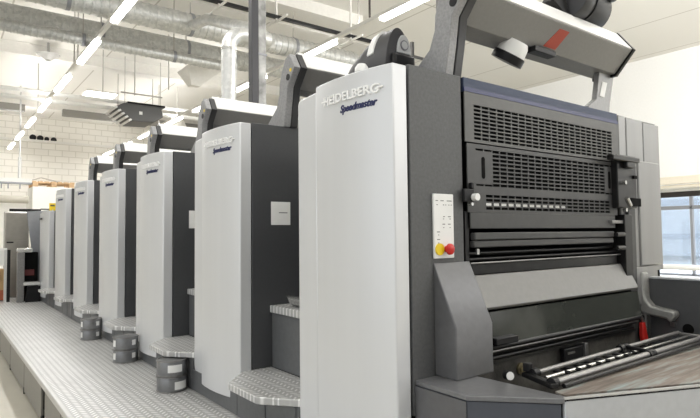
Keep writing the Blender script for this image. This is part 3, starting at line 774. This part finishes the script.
# cartons seen beneath the white screen
for i, (x0, x1, y0, z0, z1, m_, lab) in enumerate((
        (.55, .99, 11.45, .54, .70, CARD, 'long brown carton on the second layer of the far left stack'),
        (.50, .93, 11.45, .70, .83, CARD, 'brown carton on the upper left of the far left stack'),
        (.935, 1.01, 11.45, .70, .90, CARD, 'narrow tall brown carton on top right of the far left stack'),
        (.55, 1.0, 11.45, .36, .54, CARDR, 'red printed carton at the bottom of the far left stack'))):
    box('carton', m_, x0, x1, y0, y0 + .4, z0, z1, bevel=.006, label=lab, cat='box', group='cartons at the far left')
box('carton_stand', mat('stand_grey', (.3, .3, .3), .6), .48, .66, 11.43, 11.9, 0, .355, label='low grey stand under the cartons at the far left', cat='stand')
sg = empty('yellow_sign', (1.58, 10.9, 1.86), 'small yellow sign standing above the short feeder tower', 'sign')
MB().box(1.595, 1.70, 10.9, 10.91, 1.93, 2.06).build('sign_plate', YEL, sg, .006)
MB().box(1.61, 1.68, 10.897, 10.9, 2.005, 2.03).build('printed_mark', INK, sg)
MB().tube([(1.65, 10.9, 1.88), (1.65, 10.9, 1.95)], .006, 8).build('sign_stem', ALU, sg)

# ------------------------------------------------------------------ back of the hall
box('partition_block', mat('white_partition', (.88, .86, .8), .7), 2.45, 3.9, 20, 21.2, 0, 3.08, label='tall white partition block below the wooden pallet', cat='partition block')  # white partition built as a solid block
pal = empty('wooden_pallet', (3.1, 20.5, 3.08), 'wooden pallet lying on top of the tall white box', 'pallet')
for y in (20.0, 20.45, 20.9): 
    box('pallet_board', WOOD, 2.43, 3.66, y, y + .12, 3.20, 3.235, pal)
for i in range(7): box('pallet_board', WOOD, 2.43 + i * .185, 2.55 + i * .185, 20, 21.0, 3.235, 3.26, pal)
for x in (2.45, 2.98, 3.5):
    for y in (20.0, 20.8): box('pallet_block', WOOD, x, x + .15, y, y + .15, 3.08, 3.20, pal)
ob = empty('conveyor_beam', (.5, 20.1, 2.95), 'long white overhead beam with dark underside at far left', 'beam')
box('beam_body', WPAINT, -3, 2.43, 20, 20.3, 3.2, 3.32, ob); box('dark_underside', FRAMEM, -3, 2.43, 20, 20.3, 3.15, 3.2, ob)
for x in (1.6, 1.78, 2.1): box('hanger', FRAMEM, x, x + .03, 20.1, 20.15, 3.0, 3.15, ob)
MB().tube([(-2, 20.15, 2.72), (2.35, 20.15, 2.66)], .12, 16).tube([(-.5, 20.15, 2.8), (-.5, 20.15, 3.15)], .02, 8).tube([(1.2, 20.15, 2.78), (1.2, 20.15, 3.15)], .02, 8).build('fabric_roll', BEIGEP, label='long beige roll hanging below the white beam at far left', cat='roll')
box('white_curtain', mat('white_curtain', (.9, .88, .84), .7), -3, 2.4, 21, 21.1, 0, 2.62, label='white curtain wall behind the cartons at far left', cat='curtain')
mb = MB().tube([(2.1, 20.15, 3.32), (2.1, 20.15, 4.0)], .05, 12).tube([(2.1, 20.15, 4.0), (2.1, 20.15, CEIL)], .025, 10)
mb.build('hanging_post', ALU, label='grey post holding the white beam from the ceiling', cat='post')
MB().tube([(2.45, 20.5, 3.32), (2.75, 20.5, 3.42), (3.0, 20.5, 3.36), (3.3, 20.5, 3.3)], .02, 8).build('cable_loop', ROD, label='bent grey cable above the wooden pallet', cat='cable')
# wall ports
for i, (px, r_) in enumerate(((3.04, .12), (3.3, .12), (3.53, .09), (3.78, .11))):
    MB().tube([(px, YB - .04, 5.44 - i * .012), (px, YB, 5.44 - i * .012)], r_, 20).build('wall_port', BLACK, label='%s black round port of the four on the back wall' % ['leftmost', 'second from left', 'third from left', 'rightmost'][i], cat='port', group='round ports in a row on the back wall')
box('wall_recess', mat('brown_recess', (.09, .07, .06), .7), 6.28, 6.66, YB - .05, YB, 4.85, 5.45, label='dark brown opening high on the back wall behind the heater', cat='opening')
# long dark grilles below the ceiling
for (xa, xb, w) in ((-3., 2.35, 'left'), (3.5, 9.6, 'right')):
    g = MB().box(xa, xb, 21.3, 21.5, 5.72, 5.95).build('ceiling_duct_box', mat('grey_grille_%s' % w, (.22, .21, .19), .6), label='long dark grille box under the ceiling near the back wall, %s of the light rail' % w, cat='grille')

# light rails with tubes
def light_row(X, segs, rails, side):
    for (a, b) in rails:
        MB().box(X - .035, X + .035, a, b, 4.93, 4.99).build('light_rail', RAIL, label='long white light rail of the %s row' % side, cat='light rail')
    for i, (a, b) in enumerate(segs):
        t = empty('strip_light', (X, (a + b) / 2, 4.85), 'strip light, %s along the %s row' % (['nearest in view', 'second in view', 'third in view', 'fourth in view', 'fifth in view', 'sixth in view', 'farthest in view', 'eighth'][i], side), 'strip light', 'strip lights of the %s row' % side)
        box('tube', TUBEL, X - .055, X + .055, a, b, 4.86, 4.915, t, .01)
        box('housing', RAIL, X - .06, X + .06, a, b, 4.915, 4.935, t)
light_row(2.217, [(7.65 + 2.6 * k, 9.15 + 2.6 * k) for k in range(7)], [(-6, 24.6)], 'left')
light_row(5.65, [(5.1, 6.6), (7.88, 9.4), (10.5, 12.0), (13.1, 14.6), (15.6, 17.1), (18.2, 19.7), (20.8, 22.3), (23.3, 24.7)], [(-6, 24.8)], 'right')
for X, side, ys_ in ((2.217, 'left', (11.95, 12.3, 17.3)), (5.65, 'right', (7.2, 12.5, 17.6))):
    for i, y in enumerate(ys_):
        MB().tube([(X, y, 4.99), (X, y, CEIL)], .012, 8).build('hanger_rod', ROD, label='thin hanger rod of the %s light rail, %s from the camera' % (side, ['nearest', 'second', 'third'][i]), cat='rod')
for i, (x, y, z) in enumerate(((3.2, 14.2, 5.0), (3.95, 14.2, 5.0), (4.4, 13.0, 4.95))):
    MB().tube([(x, y, z), (x, y, CEIL)], .012, 8).build('drop_rod', ROD, label='%s of three thin drop rods from the ceiling beyond the round ducts' % ['leftmost', 'middle', 'rightmost'][i], cat='rod')

def spiral(x0, x1, y, z, r, parent, pitch=.13):
    prof = [(1e-4, 0)]; h = 0.
    while h < x1 - x0 - pitch:
        prof += [(r, h), (r, h + pitch * .72), (r + .009, h + pitch * .78), (r + .009, h + pitch * .94)]; h += pitch
    prof += [(r, h), (r, x1 - x0), (1e-4, x1 - x0)]
    return MB().lathe(prof, (x0, y, z), (1, 0, 0), 28).build('duct_pipe', DUCTX, parent)
def clamp(x, y, z, r, parent):
    MB().tube([(x, y, z), (x + .06, y, z)], r + .012, 24).build('clamp_ring', FRAMEM, parent)
    MB().tube([(x + .03, y, z + r), (x + .03, y, CEIL)], .012, 8).build('hanger', ROD, parent)
d1 = empty('ventilation_duct', (4, 11.59, 5.3), 'large spiral duct running across the hall, upper one of the left pair', 'duct')
spiral(-1, 12, 11.59, 5.5, .215, d1)
for x in (2.54, 4.27, 5.35, 6.9): clamp(x, 11.59, 5.5, .215, d1)
d1b = empty('ventilation_duct', (2, 11.01, 5.0), 'thinner spiral duct running just below the large one', 'duct')
spiral(-1, 5.0, 11.01, 5.12, .106, d1b, .1)
for x in (2.1, 3.8): clamp(x, 11.01, 5.12, .106, d1b)
d2 = empty('ventilation_duct', (4, 9.37, 5.0), 'spiral duct nearest the camera under the ceiling, ends behind the nearest tower', 'duct')
spiral(-1, 7.4, 9.62, 5.3, .195, d2)
for x in (1.6, 3.62, 5.8): clamp(x, 9.62, 5.3, .195, d2)
MB().tube([(-1, 11.86, 5.8), (12, 11.86, 5.8)], .03, 10).build('thin_pipe', FRAMEM, label='thin dark pipe along the top of the large spiral duct', cat='pipe')
# riser duct with elbow
rd = empty('riser_duct', (2.93, 6.4, ZT), 'upright spiral duct with a bend rising from a tower top', 'duct')
pts = [(2.93, 6.4, 2.19), (2.93, 6.4, 3.84)]
for i in range(1, 7):
    a = i / 6 * PI / 2; pts.append((2.93 + .2 * (1 - math.cos(a)), 6.4, 3.84 + .2 * math.sin(a)))
pts += [(3.5, 6.4, 4.04)]
MB().tube(pts, .093, 26).build('duct_pipe', DUCTZ, rd)
for z in (2.9, 3.8): MB().tube([(2.93, 6.4, z), (2.93, 6.4, z + .02)], .1, 26).build('joint_ring', STEEL, rd)
MB().tube([(3.5, 6.4, 4.04), (3.55, 6.9, 4.35), (3.6, 8.7, 5.1), (3.6, 9.35, 5.2)], .09, 20).build('link_duct', DUCTZ, rd)
# post: dark tray and galvanised pipe
cp = empty('riser_post', (2.6, 5., ZT), 'upright dark channel with galvanised pipe rising to the ceiling', 'post')
box('dark_channel', mat('dark_channel_paint', (.05, .05, .055), .45, .2), 2.52, 2.595, 4.96, 5.04, ZT, CEIL, cp, .004)
box('galvanised_channel', mat('galvanised_sheet', (.34, .34, .33), .5, .4, .45, 9), 2.60, 2.695, 4.98, 5.06, ZT, CEIL, cp, .01)
box('flange', FRAMEM, 2.595, 2.70, 4.975, 5.065, 2.78, 2.8, cp); box('flange', FRAMEM, 2.595, 2.70, 4.975, 5.065, 3.3, 3.32, cp)
# black cable tray with brackets
ct = empty('cable_tray', (6, 8.17, 5.2), 'long black cable tray crossing the ceiling behind the upright post', 'cable tray')
box('tray', BLACK, 1, 7.3, 8.13, 8.2, 5.17, 5.22, ct); box('cover_rail', RAIL, 1, 7.3, 8.28, 8.36, 5.16, 5.2, ct)
for x in (3.55, 4.6, 6.2):
    MB().box(x, x + .03, 7.8, 8.6, 5.1, 5.13).box(x, x + .03, 8.15, 8.18, 5.1, CEIL).build('bracket', RAIL, ct)
MB().tube([(5.73, 7.0, 4.98), (5.73, 7.0, CEIL)], .02, 10).build('dark_rod', FRAMED, label='dark vertical rod over the right light rail above the pod', cat='rod')
# two long pipes, heater, lit ceiling panel, hood, sensor
for z, lb in ((5.26, 'upper'), (5.06, 'lower')):
    MB().tube([(-3, 16.25, z), (6.6, 16.25, z)], .055, 14).build('long_pipe', WPAINT, label='%s of the two long cream pipes running to the hanging heater' % lb, cat='pipe')
ht = empty('air_heater', (4.4, 15.6, 4.5), 'hanging grey air heater with slatted louvres under the ceiling', 'heater')
MB().prism([(3.75, 4.9), (3.95, 5.02), (4.95, 5.02), (5.0, 4.75), (4.75, 4.58), (4.15, 4.55)], 'y', 15.2, 16.1).build('heater_body', mat('heater_dark_grey', (.09, .09, .09), .5), ht, .02)
for i in range(5):
    MB().prism([(3.68 + i * .09, 4.86 - i * .075), (3.75 + i * .09, 4.90 - i * .075), (3.78 + i * .09, 4.86 - i * .075), (3.72 + i * .09, 4.82 - i * .075)], 'y', 15.1, 16.1).build('louvre', ALU, ht)
box('control_box', WHITE, 4.35, 4.43, 15.18, 15.2, 4.75, 4.83, ht)
box('top_cowl', BLACK, 4.05, 5.05, 15.2, 16.0, 5.02, 5.07, ht)
fr = MB()
for x in (4.0, 4.95):
    for y in (15.3, 16.0): fr.tube([(x, y, 5.02), (x, y, CEIL)], .01, 8)
fr.tube([(3.9, 15.3, 5.32), (5.0, 15.3, 5.32)], .02, 8).build('hanger_frame', ROD, ht)
lpn = empty('ceiling_panel', (3.9, 17.8, 5.75), 'bright rectangular lit panel hanging under the ceiling beside the heater', 'light panel')
box('lit_surface', PANELL, 3.5, 4.33, 17.4, 18.25, 5.74, 5.76, lpn); box('panel_frame', RAIL, 3.47, 4.36, 17.37, 18.28, 5.76, 5.80, lpn)
MB().lathe([(.06, .0), (.25, .14), (.27, .14)], (2.17, 15.3, 5.86), seg=24).tube([(2.17, 15.3, 5.98), (2.17, 15.3, CEIL)], .03, 10).build('ceiling_sensor', mat('sensor_grey', (.4, .39, .37), .6), label='small round ceiling sensor left of the light rail', cat='ceiling sensor')
vs = [(4.35, 11.6, 5.2), (5.15, 11.6, 5.2), (5.15, 12.3, 5.2), (4.35, 12.3, 5.2), (4.5, 11.8, 4.82), (4.7, 11.8, 4.82), (4.7, 12., 4.82), (4.5, 12., 4.82)]
MB().add(vs, [(0, 1, 2, 3), (7, 6, 5, 4), (0, 4, 5, 1), (1, 5, 6, 2), (2, 6, 7, 3), (3, 7, 4, 0)]).build('air_hood', BEAMM, label='cream funnel-shaped hood below the end of the thin duct', cat='hood')
MB().lathe([(.0, .3), (.22, .28), (.3, .1), (.3, 0)], (6.2, 17.5, 4.9), seg=24).tube([(6.2, 17.5, 5.19), (6.2, 17.5, CEIL)], .02, 8).build('dome_lamp', BEAMM, label='pale dome lamp behind the third gantry beam', cat='lamp')

# ------------------------------------------------------------------ light
W = bpy.data.worlds.new('World'); SC.world = W; W.use_nodes = True
bg = W.node_tree.nodes['Background']; bg.inputs[0].default_value = (.94, .97, 1, 1); bg.inputs[1].default_value = WORLD = 1.2

def area(name, loc, rot, sx, sy, e, col=(1, .98, .95)):
    col = tuple(min(1, .5 + c * .5) for c in col)
    l = bpy.data.lights.new(name, 'AREA'); l.shape = 'RECTANGLE'; l.size = sx; l.size_y = sy; l.energy = e; l.color = col
    o = bpy.data.objects.new(name, l); COL.objects.link(o); o.location = loc; o.rotation_euler = rot; return o
# ceiling rows of strip lights (downlight of the rails)
for nm, x in (('left', 2.217), ('right', 5.65), ('aisle', -1.2)):
    area('rail_light_' + nm, (x, 9, 4.84), (0, 0, 0), .1, 30, 300)
    area('ceiling_fill_near_' + nm, (x, 1.2, 5.0), (PI, 0, 0), .1, 13.6, 60)  # this uplight and the next are added fill for the ceiling
    area('ceiling_fill_far_' + nm, (x, 18.4, 5.0), (PI, 0, 0), .1, 11.6, 85)
# added unseen fill for the press front, right wall and ceiling, out of frame
area('front_fill_light', (9.5, -8.6, 3.4), (PI / 2, 0, 0), 11, 5, 170, (1, .99, .97))
fill_w = area('right_wall_fill', (9.5, -1.2, 4.9), (0, 0, 0), 6, 1.4, 560, (1, .99, .97))  # added unseen area light washing the right wall
fill_w.rotation_euler = (Vector((15.9, 8, 4.6)) - Vector((9.5, -1.2, 4.9))).to_track_quat('-Z', 'Y').to_euler()
fill_c = area('right_ceiling_fill', (9.5, -3.5, 4.0), (0, 0, 0), 6, 1.4, 230, (1, .99, .97))  # added unseen area light brightening the ceiling at right
fill_c.rotation_euler = (Vector((11, 6, 6.3)) - Vector((9.5, -3.5, 4.0))).to_track_quat('-Z', 'Y').to_euler()
area('yard_fill_light', (XR + 6, 8, 5), (0, math.radians(50), 0), 16, 6, 2200, (.95, .98, 1))  # added unseen light beyond the windows to brighten the outside

# ------------------------------------------------------------------ camera
cam = bpy.data.cameras.new('camera'); co = bpy.data.objects.new('camera', cam); COL.objects.link(co)
v1 = Vector((-65 - 350, -(238.5 - 209), 0)); v2 = Vector((1082 - 350, -(226 - 209), 0))
f = math.sqrt(-v1.dot(v2))
Yc = Vector((v1.x, v1.y, -f)).normalized(); Xc = Vector((v2.x, v2.y, -f)).normalized(); Zc = Xc.cross(Yc)
R = Matrix((Xc, Yc, Zc))
co.matrix_world = Matrix.Translation((0, 0, 1.46)) @ R.to_4x4()
cam.sensor_width = 36; cam.lens = f * 36 / 700; cam.clip_start = .02; cam.clip_end = 200
SC.camera = co
vs_ = SC.view_settings
vs_.view_transform = 'Standard'; vs_.look = 'None'; vs_.gamma = 1; vs_.use_curve_mapping = False; vs_.exposure = .14
